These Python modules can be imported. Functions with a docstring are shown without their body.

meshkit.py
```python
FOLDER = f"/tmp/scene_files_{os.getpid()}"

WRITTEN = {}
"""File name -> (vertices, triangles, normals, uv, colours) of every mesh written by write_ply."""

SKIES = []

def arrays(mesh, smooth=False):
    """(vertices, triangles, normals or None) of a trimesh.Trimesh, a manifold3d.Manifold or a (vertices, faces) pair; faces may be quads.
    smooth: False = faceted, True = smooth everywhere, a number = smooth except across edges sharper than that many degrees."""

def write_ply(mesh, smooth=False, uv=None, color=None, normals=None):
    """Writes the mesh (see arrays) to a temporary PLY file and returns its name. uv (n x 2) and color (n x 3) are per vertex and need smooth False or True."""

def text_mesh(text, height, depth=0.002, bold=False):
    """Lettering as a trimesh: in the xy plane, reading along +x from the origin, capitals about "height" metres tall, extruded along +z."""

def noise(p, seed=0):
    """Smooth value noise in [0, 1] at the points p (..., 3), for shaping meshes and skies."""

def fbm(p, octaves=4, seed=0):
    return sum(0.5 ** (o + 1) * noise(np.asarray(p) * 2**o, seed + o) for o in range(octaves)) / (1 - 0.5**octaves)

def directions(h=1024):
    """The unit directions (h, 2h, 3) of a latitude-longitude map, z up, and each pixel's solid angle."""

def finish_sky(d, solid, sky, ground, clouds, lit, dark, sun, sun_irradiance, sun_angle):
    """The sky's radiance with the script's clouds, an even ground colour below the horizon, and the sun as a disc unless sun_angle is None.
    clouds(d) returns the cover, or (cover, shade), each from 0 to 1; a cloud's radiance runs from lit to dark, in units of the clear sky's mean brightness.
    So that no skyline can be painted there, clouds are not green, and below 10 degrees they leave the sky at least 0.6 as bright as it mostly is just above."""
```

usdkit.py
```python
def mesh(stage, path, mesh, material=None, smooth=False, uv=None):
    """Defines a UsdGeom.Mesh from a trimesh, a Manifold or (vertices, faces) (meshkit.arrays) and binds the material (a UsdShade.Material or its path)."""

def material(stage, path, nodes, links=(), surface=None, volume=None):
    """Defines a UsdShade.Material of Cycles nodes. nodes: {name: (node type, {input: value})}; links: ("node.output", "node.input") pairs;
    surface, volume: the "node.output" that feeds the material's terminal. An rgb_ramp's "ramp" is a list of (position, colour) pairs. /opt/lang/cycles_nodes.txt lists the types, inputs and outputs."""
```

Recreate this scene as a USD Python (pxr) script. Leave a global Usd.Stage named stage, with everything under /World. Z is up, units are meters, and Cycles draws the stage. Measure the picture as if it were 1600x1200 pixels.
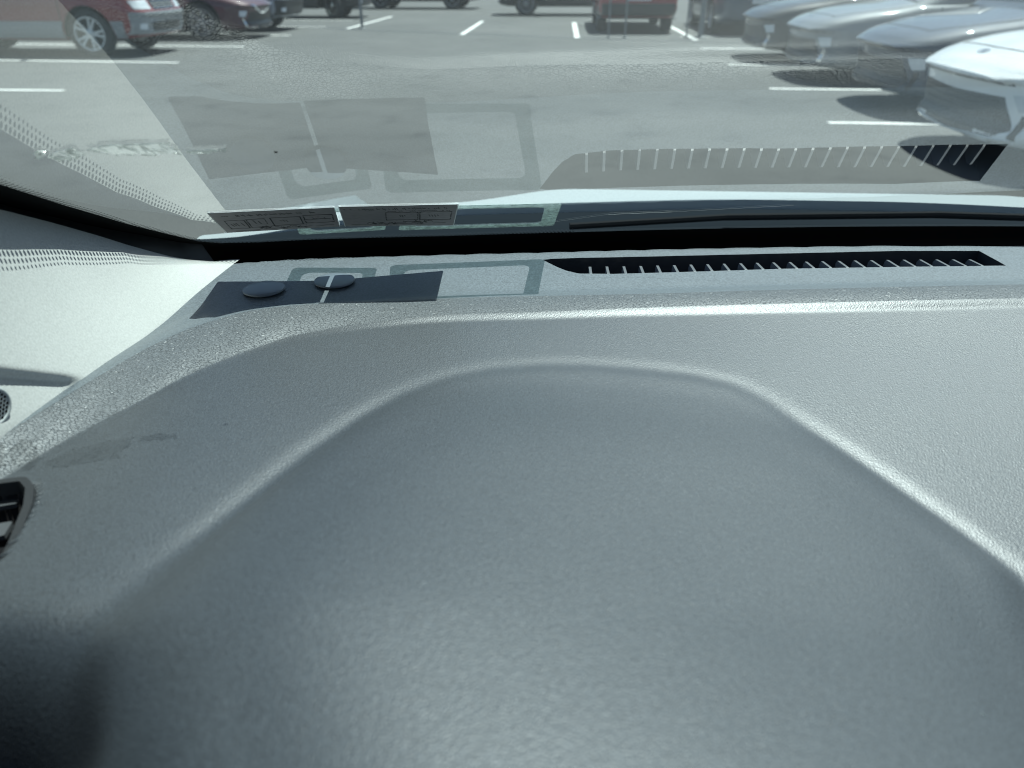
import math, random
import numpy as np, trimesh, usdkit, meshkit
from shapely.geometry import Polygon, LineString, Point
from shapely.ops import unary_union
from scipy.interpolate import PchipInterpolator, LinearNDInterpolator
from scipy.spatial import Delaunay, cKDTree
from scipy.ndimage import gaussian_filter
from pxr import Usd, UsdGeom, UsdLux, UsdShade, Gf, Sdf

stage = Usd.Stage.CreateInMemory()
UsdGeom.SetStageUpAxis(stage, 'Z'); UsdGeom.SetStageMetersPerUnit(stage, 1.0)
UsdGeom.Xform.Define(stage, '/World'); UsdGeom.Scope.Define(stage, '/World/Looks')

# ------------------------------------------------------------------ camera
EXPOSURE = 1.2
cam = UsdGeom.Camera.Define(stage, '/World/camera')
CR, CU, CF = np.array([0.99821588, 0.05970808, 0]), np.array([-0.02892855, 0.48363542, 0.87479136]), np.array([-0.05223211, 0.87323062, -0.48449983])
M = Gf.Matrix4d(*CR, 0, *CU, 0, *(-CF), 0, 0, 0, 1.25, 1)
cam.AddTransformOp().Set(M)
cam.CreateHorizontalApertureAttr(36.0); cam.CreateVerticalApertureAttr(27.0); cam.CreateFocalLengthAttr(36.0 * 1170 / 1600)
cam.CreateFStopAttr(7.0); cam.CreateFocusDistanceAttr(0.73); cam.CreateExposureAttr(EXPOSURE); cam.CreateClippingRangeAttr(Gf.Vec2f(0.02, 2000))

# ------------------------------------------------------------------ sky and sun
EL, AZ = math.radians(67), math.radians(35)
SUN = np.array([math.sin(AZ) * math.cos(EL), math.cos(AZ) * math.cos(EL), math.sin(EL)])
sky_m = usdkit.material(stage, '/World/Looks/sky', {
    'sky': ('sky_texture', {'sky_type': 'single_scattering', 'sun_disc': False, 'sun_elevation': EL, 'sun_rotation': AZ, 'aerosol_density': 1.6, 'ozone_density': 1.2}),
    'bg': ('background_shader', {'strength': 0.056})}, [('sky.color', 'bg.color')], surface='bg.background')
sky = UsdLux.DomeLight.Define(stage, '/World/sky')
UsdShade.MaterialBindingAPI.Apply(sky.GetPrim()).Bind(sky_m)
sky.GetPrim().SetCustomDataByKey('kind', 'structure')
sun = UsdLux.DistantLight.Define(stage, '/World/sun')
sun.CreateIntensityAttr(1.25); sun.CreateAngleAttr(0.53); sun.CreateColorAttr(Gf.Vec3f(1, .985, .955)); sun.GetPrim().CreateAttribute('inputs:normalize', Sdf.ValueTypeNames.Bool).Set(True)
sx = np.cross([0, 0, 1.0], SUN); sx /= np.linalg.norm(sx); sy = np.cross(SUN, sx)
sun.AddTransformOp().Set(Gf.Matrix4d(*sx, 0, *sy, 0, *SUN, 0, 0, 0, 30, 1))

# ------------------------------------------------------------------ helpers
taken = {}
def path_of(name, parent=None):
    base = (str(parent.GetPath()) if parent is not None else '/World') + '/' + name
    k = taken.get(base, -1) + 1; taken[base] = k
    return base if k == 0 else '%s_%03d' % (base, k)
def tag(p, label=None, cat=None, group=None, kind=None):
    for k, v in (('label', label), ('category', cat), ('group', group), ('kind', kind)):
        if v: p.SetCustomDataByKey(k, v)
    return p
def thing(name, label, cat, loc=(0, 0, 0), rz=0., group=None):
    x = UsdGeom.Xform.Define(stage, path_of(name)); x.AddTranslateOp().Set(Gf.Vec3d(*map(float, loc))); x.AddRotateZOp().Set(float(rz))
    return tag(x.GetPrim(), label, cat, group)
def obj(name, mesh, mat, parent=None, smooth=35):
    if isinstance(mesh, (list,)): mesh = trimesh.util.concatenate(mesh)
    return usdkit.mesh(stage, path_of(name, parent), mesh, mat, smooth=smooth).GetPrim()
def box(x0, x1, y0, y1, z0, z1):
    m = trimesh.creation.box([x1 - x0, y1 - y0, z1 - z0]); m.apply_translation([(x0 + x1) / 2, (y0 + y1) / 2, (z0 + z1) / 2]); return m
def cyl(r, a, b, n=20):
    return trimesh.creation.cylinder(radius=r, segment=[a, b], sections=n)
def tube(pts, r, n=8):
    return trimesh.util.concatenate([cyl(r, a, b, n) for a, b in zip(pts[:-1], pts[1:])])
def grid_mesh(P, flip=False):
    a, b = P.shape[:2]; i = np.arange(a * b).reshape(a, b)
    q = np.stack([i[:-1, :-1], i[1:, :-1], i[1:, 1:], i[:-1, 1:]], -1).reshape(-1, 4)
    f = np.vstack([q[:, [0, 1, 2]], q[:, [0, 2, 3]]])
    return trimesh.Trimesh(P.reshape(-1, 3), f[:, ::-1] if flip else f, process=False)
def flat_tri(poly, step):
    """2D triangulation of a shapely polygon with points about every step: (points, faces)."""
    outs, n = [], 0; V, F = [], []
    for g in getattr(poly, 'geoms', [poly]):
        if g.is_empty or g.area < 1e-9: continue
        pts = []
        for ring in [g.exterior, *g.interiors]:
            L = ring.length; k = max(8, int(L / step)); c = [ring.interpolate(t) for t in np.linspace(0, L, k, endpoint=False)]
            pts += [(p.x, p.y) for p in c] + list(ring.coords)[:-1]
        x0, y0, x1, y1 = g.bounds; gx, gy = np.meshgrid(np.arange(x0, x1, step), np.arange(y0, y1, step))
        inner = g.buffer(-step * .35)
        if not inner.is_empty:
            import shapely
            c = np.c_[gx.ravel(), gy.ravel()]; pts += c[shapely.contains_xy(inner, c[:, 0], c[:, 1])].tolist()
        pts = np.unique(np.round(np.array(pts), 6), axis=0)
        t = Delaunay(pts).simplices
        import shapely
        cen = pts[t].mean(1); ok = shapely.contains_xy(g.buffer(step * .01), cen[:, 0], cen[:, 1])
        a = pts[t]; ar = np.abs((a[:, 1, 0] - a[:, 0, 0]) * (a[:, 2, 1] - a[:, 0, 1]) - (a[:, 1, 1] - a[:, 0, 1]) * (a[:, 2, 0] - a[:, 0, 0]))
        t = t[ok & (ar > 1e-11)]
        V.append(pts); F.append(t + n); n += len(pts)
    return np.vstack(V), np.vstack(F)
def slab(poly, fn, step, off=.004, thick=.006, nrm=None):
    """A sheet with thickness over the polygon; fn(points2d) gives the 3D surface points, nrm the direction of off."""
    p, f = flat_tri(poly, step); S = fn(p); n = np.asarray(nrm, float)
    if n.ndim == 1: n = np.tile(n, (len(S), 1))
    top, bot = S + n * off, S + n * (off - thick)
    a = S[f]; nn = np.cross(a[:, 1] - a[:, 0], a[:, 2] - a[:, 0]); flip = (nn * n[f[:, 0]]).sum(1) < 0
    f = f.copy(); f[flip] = f[flip][:, ::-1]
    k = len(S); e = np.vstack([f[:, [0, 1]], f[:, [1, 2]], f[:, [2, 0]]]); key = {tuple(x) for x in e}
    side = [x for x in key if (x[1], x[0]) not in key]
    fs = [[a_, k + a_, k + b_] for a_, b_ in side] + [[a_, k + b_, b_] for a_, b_ in side]
    return trimesh.Trimesh(np.vstack([top, bot]), np.vstack([f, f[:, ::-1] + k, np.array(fs)]), process=False)
def smoothstep(a, b, x):
    t = np.clip((x - a) / (b - a), 0, 1); return t * t * (3 - 2 * t)

# ------------------------------------------------------------------ materials
L = '/World/Looks/'
def plain(name, color, rough=.5, metal=0., spec=.5, coat=0., **k):
    return usdkit.material(stage, L + name, {'p': ('principled_bsdf', {'base_color': color, 'roughness': rough, 'metallic': metal, 'specular_ior_level': spec, 'coat_weight': coat, **k})}, surface='p.BSDF')
def paint(name, color, metal=0., rough=.35):
    return usdkit.material(stage, L + name, {
        'g': ('geometry', {}), 'n': ('noise_texture', {'scale': 3.0, 'detail': 5}), 'r': ('rgb_ramp', {'ramp': [(.3, [c * .86 for c in color]), (.7, color)]}),
        'rr': ('map_range', {'from_min': .3, 'from_max': .7, 'to_min': rough, 'to_max': rough + .12}),
        'p': ('principled_bsdf', {'metallic': metal, 'coat_weight': 1.0, 'coat_roughness': .04})},
        [('g.position', 'n.vector'), ('n.fac', 'r.fac'), ('r.color', 'p.base_color'), ('n.fac', 'rr.value'), ('rr.result', 'p.roughness')], surface='p.BSDF')
def grained(name, color, rough, cell, depth, leather=False, stretch=(1, 1, 1), spec=.5, vary=1.):
    nodes = {'g': ('geometry', {}), 'mp': ('mapping', {'scale': stretch}),
             'w': ('noise_texture', {'scale': .25 / cell, 'detail': 3}), 'wm': ('mix_vector', {'fac': .006 if leather else .0015, 'use_clamp': False}),
             'v': ('voronoi_texture', {'scale': 1 / cell, 'feature': 'distance_to_edge' if leather else 'smooth_f1'}),
             'n2': ('noise_texture', {'scale': .9 / cell, 'detail': 4, 'roughness': .6}),
             'mr': ('map_range', {'from_min': 0, 'from_max': .085 if leather else .8, 'to_min': 0, 'to_max': 1, 'clamp': True}),
             'ad': ('math', {'math_type': 'multiply_add', 'value2': .18 if leather else .45}),
             'b': ('bump', {'strength': .85, 'distance': depth}),
             'big': ('noise_texture', {'scale': 7, 'detail': 5}), 'dust': ('noise_texture', {'scale': 620, 'detail': 2}),
             
             'col': ('rgb_ramp', {'ramp': [(.30, [c * (1 - .34 * vary) for c in color]), (.70, [c * (1 + .42 * vary) for c in color])]}),
             'ck': ('map_range', {'from_min': 0, 'from_max': .07, 'to_min': .68 if leather else 1., 'to_max': 1., 'clamp': True}), 'cc': ('vector_math', {'math_type': 'scale'}),
             'rg': ('map_range', {'from_min': .25, 'from_max': .75, 'to_min': rough - .015, 'to_max': rough + .02}),
             'p': ('principled_bsdf', {'specular_ior_level': spec})}
    links = [('g.position', 'mp.vector'), ('mp.vector', 'w.vector'), ('mp.vector', 'wm.a'), ('w.color', 'wm.b'), ('wm.result', 'v.vector'), ('mp.vector', 'n2.vector'),
             ('v.distance', 'mr.value'), ('n2.fac', 'ad.value1'), ('mr.result', 'ad.value3'), ('ad.value', 'b.height'), ('b.normal', 'p.normal'),
             ('g.position', 'big.vector'), ('g.position', 'dust.vector'), ('dust.fac', 'col.fac'), ('col.color', 'cc.vector1'), ('v.distance', 'ck.value'), ('ck.result', 'cc.scale'), ('cc.vector', 'p.base_color'),
             ('big.fac', 'rg.value'), ('rg.result', 'p.roughness')]
    return usdkit.material(stage, L + name, nodes, links, surface='p.BSDF')
DASH = (.0245, .0295, .0345)
m_pad = grained('dash_plastic', DASH, .47, .0011, .00022, spec=1.0)
m_shelf = grained('shelf_plastic', (.082, .096, .106), .47, .0010, .00016, spec=.72)
m_strip = grained('dash_leather', (.066, .073, .078), .46, .0036, .00030, True, (1, 2.0, 1.5), spec=.7)
m_cream = grained('pillar_fabric', (.37, .375, .36), .8, .0016, .00007, spec=.2, vary=.25)
m_black = plain('black_plastic', (.012, .013, .015), .5)
m_void = plain('vent_dark', (.006, .006, .007), .8, spec=.1)
m_slat = plain('slat_plastic', (.10, .105, .11), .38)
m_blade = plain('vent_blade', (.05, .053, .057), .6, spec=.3)
m_sensor = plain('sensor_plastic', (.115, .135, .155), .28)
m_frit = plain('frit_black', (.003, .0035, .004), .7, spec=.05)
m_tweet = plain('tweeter_plastic', (.30, .32, .32), .6)
m_scuff = plain('scuff_mark', (.022, .024, .027), .6, spec=.25)
def sheet(name, tint, f0=.075, top=.92, expo=4.0, rough=0., haze=0., hazecol=(.8, .85, .82)):
    nodes = {'lw': ('layer_weight', {'blend': .5}), 'pw': ('math', {'math_type': 'power', 'value2': expo}), 'ma': ('math', {'math_type': 'multiply_add', 'value2': top, 'value3': f0}),
             't': ('transparent_bsdf', {'color': tint}), 'gl': ('glossy_bsdf', {'color': (1, 1, 1), 'roughness': rough}), 'm': ('mix_closure', {})}
    links = [('lw.facing', 'pw.value1'), ('pw.value', 'ma.value1'), ('ma.value', 'm.fac'), ('t.BSDF', 'm.closure1'), ('gl.BSDF', 'm.closure2')]
    out = 'm.closure'
    if haze:
        nodes.update({'d': ('diffuse_bsdf', {'color': hazecol}), 'tl': ('translucent_bsdf', {'color': hazecol}), 'a': ('mix_closure', {'fac': .5}), 'm2': ('mix_closure', {'fac': haze}),
                      'g': ('geometry', {}), 'hn': ('noise_texture', {'scale': 160, 'detail': 5, 'roughness': .7}), 'hr': ('map_range', {'from_min': .35, 'from_max': .7, 'to_min': haze * .35, 'to_max': min(1, haze * 1.9), 'clamp': True})})
        links += [('d.BSDF', 'a.closure1'), ('tl.BSDF', 'a.closure2'), ('m.closure', 'm2.closure1'), ('a.closure', 'm2.closure2'), ('g.position', 'hn.vector'), ('hn.fac', 'hr.value'), ('hr.result', 'm2.fac')]
        out = 'm2.closure'
    return usdkit.material(stage, L + name, nodes, links, surface=out)
m_glass = sheet('windscreen_glass', (.67, .79, .78), f0=.080, top=.55)
m_ring = sheet('clear_adhesive', (.69, .765, .75), f0=.06, rough=.12, haze=.10, hazecol=(.60, .74, .71))
m_film = sheet('torn_film', (.95, .95, .945), f0=.015, rough=.25, haze=.03)
m_filmedge = sheet('torn_film_edge', (.66, .66, .64), f0=.10, rough=.2, haze=.22)
m_paper = usdkit.material(stage, L + 'sticker_paper', {'g': ('geometry', {}), 'n': ('noise_texture', {'scale': 260, 'detail': 3}), 'r': ('rgb_ramp', {'ramp': [(.3, (.235, .225, .23)), (.7, (.28, .27, .275))]}),
    'd': ('diffuse_bsdf', {}), 't': ('translucent_bsdf', {'color': (.035, .035, .036)}), 'a': ('add_closure', {})},
    [('g.position', 'n.vector'), ('n.fac', 'r.fac'), ('r.color', 'd.color'), ('d.BSDF', 'a.closure1'), ('t.BSDF', 'a.closure2')], surface='a.closure')
m_ink = plain('sticker_ink', (.02, .02, .022), .7, spec=.2)
m_edge = plain('sticker_edge', (.55, .58, .58), .5)
m_white = paint('white_paint', (.78, .79, .78))
m_asphalt = usdkit.material(stage, L + 'asphalt', {
    'g': ('geometry', {}), 'n1': ('noise_texture', {'scale': .35, 'detail': 6, 'roughness': .6}), 'n2': ('noise_texture', {'scale': 55, 'detail': 4, 'roughness': .7}), 'n3': ('noise_texture', {'scale': 2.2, 'detail': 5, 'distortion': .6}),
    'r1': ('rgb_ramp', {'ramp': [(.3, (.088, .090, .087)), (.55, (.108, .109, .105)), (.75, (.124, .125, .120))]}), 'r2': ('rgb_ramp', {'ramp': [(.3, (.78, .78, .78)), (.7, (1.14, 1.14, 1.14))]}),
    'r3': ('rgb_ramp', {'ramp': [(.26, (.74, .74, .75)), (.38, (.93, .93, .93)), (.5, (1, 1, 1))]}),
    'm': ('mix_color', {'blend_type': 'multiply', 'fac': 1., 'use_clamp': False}), 'm2': ('mix_color', {'blend_type': 'multiply', 'fac': 1., 'use_clamp': False}),
    'b': ('bump', {'strength': .6, 'distance': .006}), 'p': ('principled_bsdf', {'roughness': .85, 'specular_ior_level': .3})},
    [('g.position', 'n1.vector'), ('g.position', 'n2.vector'), ('g.position', 'n3.vector'), ('n1.fac', 'r1.fac'), ('n2.fac', 'r2.fac'), ('n3.fac', 'r3.fac'), ('r1.color', 'm.a'), ('r2.color', 'm.b'), ('m.result', 'm2.a'), ('r3.color', 'm2.b'), ('m2.result', 'p.base_color'), ('n2.fac', 'b.height'), ('b.normal', 'p.normal')], surface='p.BSDF')
m_line = usdkit.material(stage, L + 'road_paint', {'g': ('geometry', {}), 'n': ('noise_texture', {'scale': 9, 'detail': 6, 'roughness': .7}), 'r': ('rgb_ramp', {'ramp': [(.3, (.40, .40, .38)), (.5, (.66, .66, .63)), (.7, (.74, .74, .71))]}),
    'p': ('principled_bsdf', {'roughness': .7})}, [('g.position', 'n.vector'), ('n.fac', 'r.fac'), ('r.color', 'p.base_color')], surface='p.BSDF')
m_tar = plain('crack_tar', (.055, .057, .058), .7)
m_steel = plain('galvanised_steel', (.16, .17, .17), .6, .1)
m_tyre = plain('tyre_rubber', (.018, .019, .020), .8, spec=.3)
m_rim = plain('alloy_rim', (.52, .53, .54), .35, .75)
m_rimdark = plain('dark_alloy', (.20, .21, .22), .4, .6)
m_chrome = plain('chrome', (.75, .77, .80), .12, 1.)
m_grille = plain('grille_black', (.018, .020, .023), .4)
m_lamp = plain('lamp_lens', (.55, .58, .60), .08, coat=1.)
m_darkglass = plain('tinted_glass', (.02, .03, .035), .03, spec=.9)
m_tail = plain('tail_lens', (.30, .015, .015), .12, coat=1.)
m_plate = plain('plate_white', (.62, .62, .60), .5)
m_grey = plain('grey_cladding', (.20, .215, .225), .5)

# ------------------------------------------------------------------ the parking lot
gxx, gyy = np.meshgrid(np.linspace(-220, 220, 23), np.linspace(-200, 240, 23), indexing='ij')
ground = obj('ground', grid_mesh(np.stack([gxx, gyy, 0 * gxx], -1)), m_asphalt)
tag(ground, kind='structure')
lines = UsdGeom.Xform.Define(stage, '/World/road_markings').GetPrim(); tag(lines, kind='structure')
rng = np.random.default_rng(5)
def painted(p0, p1, w=.10):
    p0, p1 = np.array(p0, float), np.array(p1, float); d = (p1 - p0) / np.linalg.norm(p1 - p0); n = np.array([-d[1], d[0]])
    k = 24; t = np.linspace(0, 1, k); j = rng.normal(0, .004, (k, 2))
    P = np.stack([np.stack([*(p0 + (p1 - p0) * a + n * (w / 2 + j[i, 0])), .004]) for i, a in enumerate(t)])
    Q = np.stack([np.stack([*(p0 + (p1 - p0) * a - n * (w / 2 + j[i, 1])), .004]) for i, a in enumerate(t)])
    obj('parking_line', grid_mesh(np.stack([Q, P])), m_line, lines)
for y in (6.6, 9.05, 12.05, 14.75, 17.45, 20.2, 22.9): painted((-11.2, y + (.35 if y > 10 else 0)), (-5.82, y))
for y in (4.75, 7.43, 9.70, 12.28, 14.9, 17.6): painted((2.50, y), (7.8, y - .1))
for x, a, b in ((-8.1, 21.0, 25.0), (-5.13, 19.55, 24.9), (-2.17, 17.9, 22.7), (.33, 17.15, 22.3), (2.71, 16.72, 22.0), (5.3, 16.4, 21.6)): painted((x, a), (x, b), .11)
seam = [(-12, 23.5), (-6.77, 20.66), (-4.61, 19.18), (-1.94, 18.1), (.83, 16.95), (3.5, 16.1), (7, 15.2)]
sp = LineString(seam).buffer(.13).intersection(Polygon([(-12, 10), (8, 10), (8, 30), (-12, 30)]))
obj('tar_seam', slab(sp, lambda p: np.c_[p, np.zeros(len(p))], .3, .0025, .0035, (0, 0, 1)), m_tar, lines)
def post(x, y, r, h, label):
    t = thing('metal_post', label, 'post', (x, y, 0), 0)
    obj('tube', trimesh.creation.revolve([(0, 0), (r, 0), (r, h - .02), (r * .6, h), (0, h)], sections=16), m_steel, t)
    obj('base_plate', trimesh.creation.revolve([(0, 0), (r * 2.4, 0), (r * 2.4, .012), (r * 1.6, .03), (0, .03)], sections=16), m_steel, t)
post(-4.77, 19.6, .035, 2.1, 'thin grey metal post standing on the white line left of the lane')
post(.98, 17.2, .018, 1.6, 'leftmost thin grey post standing before the dark red car')
post(1.32, 17.2, .02, 1.6, 'thin grey post before the left tail of the dark red car, second from left')
post(2.62, 17.5, .02, 1.6, 'thin grey post at the right rear corner of the dark red car')
post(2.90, 17.4, .055, 1.6, 'thick pale grey post between dark red car and dark blue car')

# ------------------------------------------------------------------ parked cars
def wheel_parts(parent, x, y, side, r, wd, style, rim_mat, steer=0.):
    """y is the outer face; side +1 or -1 the outward direction."""
    rr = r * .70
    prof = [(rr, -wd), (r * .93, -wd), (r * .985, -wd + .02), (r, -wd + .045), (r, -.045), (r * .985, -.02), (r * .93, -.004), (rr + .012, 0), (rr, -.012), (rr, -wd)]
    ty = trimesh.creation.revolve(prof, sections=40)
    ms = [trimesh.creation.revolve([(0, -.09), (rr * .96, -.09), (rr, -.012), (rr + .004, -.002), (rr - .018, -.004), (rr - .03, -.05), (rr - .03, -.08), (0, -.08)], sections=40)]
    n, dbl = style
    for k in range(n):
        a0 = 2 * math.pi * k / n
        for o in ((-.20, .20) if dbl else (0,)):
            a1 = a0 + o * .55
            d = np.array([math.cos(a1), math.sin(a1), 0]); t = np.array([-d[1], d[0], 0]); a2 = a0 + o; d2 = np.array([math.cos(a2), math.sin(a2), 0])
            w0, w1 = (.020, .017) if dbl else (.26 * rr * 2.2 / n * .5, .011)
            p = np.array([d * .04 - t * w0, d * .04 + t * w0, d2 * (rr - .012) + t * w1, d2 * (rr - .012) - t * w1])
            zt = [-.018, -.018, -.008, -.008]
            V = np.vstack([p + np.c_[np.zeros((4, 2)), zt], p + np.c_[np.zeros((4, 2)), np.array(zt) - .03]])
            ms.append(trimesh.Trimesh(V, [[0, 1, 2], [0, 2, 3], [4, 6, 5], [4, 7, 6], [0, 4, 5], [0, 5, 1], [1, 5, 6], [1, 6, 2], [2, 6, 7], [2, 7, 3], [3, 7, 4], [3, 4, 0]]))
    ms.append(trimesh.creation.revolve([(0, -.05), (.07, -.05), (.065, -.014), (.035, -.008), (0, -.008)], sections=20))
    dark = trimesh.creation.revolve([(0, -.0785), (rr - .032, -.0785), (rr - .032, -.075), (0, -.075)], sections=24)
    R = trimesh.transformations.rotation_matrix(-math.pi / 2 * side, [1, 0, 0])
    T = trimesh.transformations.translation_matrix([x, y, r]) @ trimesh.transformations.rotation_matrix(math.radians(steer), [0, 0, 1]) @ R
    rim = trimesh.util.concatenate(ms)
    for m in (ty, rim, dark): m.apply_transform(T)
    w = obj('wheel', ty, m_tyre, parent)
    obj('rim', rim, rim_mat, w); obj('brake_disc', dark, m_void, w)

class Body:
    def __init__(s, K):
        s.K = K; Ls = np.array(K['s']); f = lambda k: PchipInterpolator(Ls, K[k])
        S = np.unique(np.r_[np.linspace(0, .5, 26), np.linspace(.5, Ls[-1] - .4, 60), np.linspace(Ls[-1] - .4, Ls[-1], 18)])
        w, zb, zs, zt = f('w')(S), f('zb')(S), f('zs')(S), f('zt')(S)
        c = PchipInterpolator(np.linspace(0, 1, 9), np.arange(9)); vs = np.linspace(0, 1, 41)
        yk = np.array([0, .86, .955, 1.0, 1.0, .975, .93, .72, 0]); zk = np.array([0, 0, .10, .34, .62, .88, 1.0, None, None], dtype=object)
        P = np.zeros((len(S), 41, 3))
        for i in range(len(S)):
            y = yk * w[i]; z = np.zeros(9)
            for k in range(7): z[k] = zb[i] + zk[k] * (zs[i] - zb[i])
            z[7] = zs[i] + .72 * (zt[i] - zs[i]); z[8] = zt[i]
            t = np.array([0, .2, .28, .4, .52, .62, .68, .82, 1]); P[i, :, 1] = PchipInterpolator(t, y)(vs); P[i, :, 2] = PchipInterpolator(t, z)(vs); P[i, :, 0] = -S[i]
        full = np.concatenate([P[:, :, :], (P[:, -2:0:-1, :] * [1, -1, 1])], 1); n = full.shape[1]
        V = full.reshape(-1, 3); i = np.arange(len(S) * n).reshape(len(S), n)
        j = np.roll(i, -1, 1); F = np.concatenate([np.stack([i[:-1], i[1:], j[1:], j[:-1]], -1).reshape(-1, 4)])
        V = [V]; off = len(S) * n; caps = []
        for e, st in ((0, P[0]), (1, P[-1])):
            G = np.stack([st * [1, a, 1] for a in np.linspace(-1, 1, 25)], 0); V.append(G.reshape(-1, 3)); gi = off + np.arange(25 * 41).reshape(25, 41); off += 25 * 41
            q = np.stack([gi[:-1, :-1], gi[1:, :-1], gi[1:, 1:], gi[:-1, 1:]], -1).reshape(-1, 4); caps.append(q if e == 0 else q[:, ::-1])
        V = np.vstack(V); F = np.vstack([F[:, ::-1], *[c_[:, ::-1] for c_ in caps]])
        Lt = Ls[-1]; d = -V[:, 0]
        nose = PchipInterpolator(K['nz'], K['nx']); tail = PchipInterpolator(K['tz'], K['tx'])
        wn, wt = np.exp(-(d / .35) ** 2), np.exp(-((Lt - d) / .35) ** 2)
        zc = np.clip(V[:, 2], K['nz'][0], K['nz'][-1]); zt_ = np.clip(V[:, 2], K['tz'][0], K['tz'][-1])
        V[:, 0] += wn * (nose(zc) - K.get('bow', .10) * (V[:, 1] / .8) ** 2) - wt * (tail(zt_) - .08 * (V[:, 1] / .8) ** 2)
        m = trimesh.Trimesh(V, np.vstack([F[:, [0, 1, 2]], F[:, [0, 2, 3]]]), process=False); m.merge_vertices(digits_vertex=5); m.update_faces(m.nondegenerate_faces()); m.update_faces(m.unique_faces())
        if m.volume < 0: m.invert()
        s.m = m; N = m.vertex_normals; v = m.vertices
        k = (N[:, 0] > .12) & (v[:, 0] > -.75); s.fx = LinearNDInterpolator(v[k][:, [1, 2]], v[k][:, 0])
        k = (N[:, 0] < -.12) & (v[:, 0] < -Lt + .75); s.rx = LinearNDInterpolator(v[k][:, [1, 2]], v[k][:, 0])
        k = (N[:, 1] > .25) & (v[:, 1] > .3); s.sy = LinearNDInterpolator(v[k][:, [0, 2]], v[k][:, 1])
        k = (N[:, 2] > .3) & (v[:, 2] > .4); s.tz = LinearNDInterpolator(v[k][:, [0, 1]], v[k][:, 2])
    def front(s, poly, off=.004, thick=.02, step=.03):
        def fn(p):
            x = s.fx(p); x = np.where(np.isnan(x), np.nanmin(x), x); return np.c_[x, p]
        return slab(poly, fn, step, off, thick, (1, 0, 0))
    def rear(s, poly, off=.004, thick=.02, step=.03):
        def fn(p):
            x = s.rx(p); x = np.where(np.isnan(x), np.nanmax(x), x); return np.c_[x, p]
        return slab(poly, fn, step, off, thick, (-1, 0, 0))
    def side(s, poly, sg, off=.004, thick=.02, step=.05):
        def fn(p):
            y = s.sy(p); y = np.where(np.isnan(y), np.nanmean(y), y); return np.c_[p[:, 0], sg * y, p[:, 1]]
        return slab(poly, fn, step, off, thick, (0, sg, 0))
    def top(s, poly, off=.004, thick=.02, step=.05):
        def fn(p):
            z = s.tz(p); z = np.where(np.isnan(z), np.nanmean(z), z); return np.c_[p, z]
        return slab(poly, fn, step, off, thick, (0, 0, 1))

def rect(x0, x1, y0, y1): return Polygon([(x0, y0), (x1, y0), (x1, y1), (x0, y1)])
def mirror(poly): return Polygon([(-x, y) for x, y in poly.exterior.coords])

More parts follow.
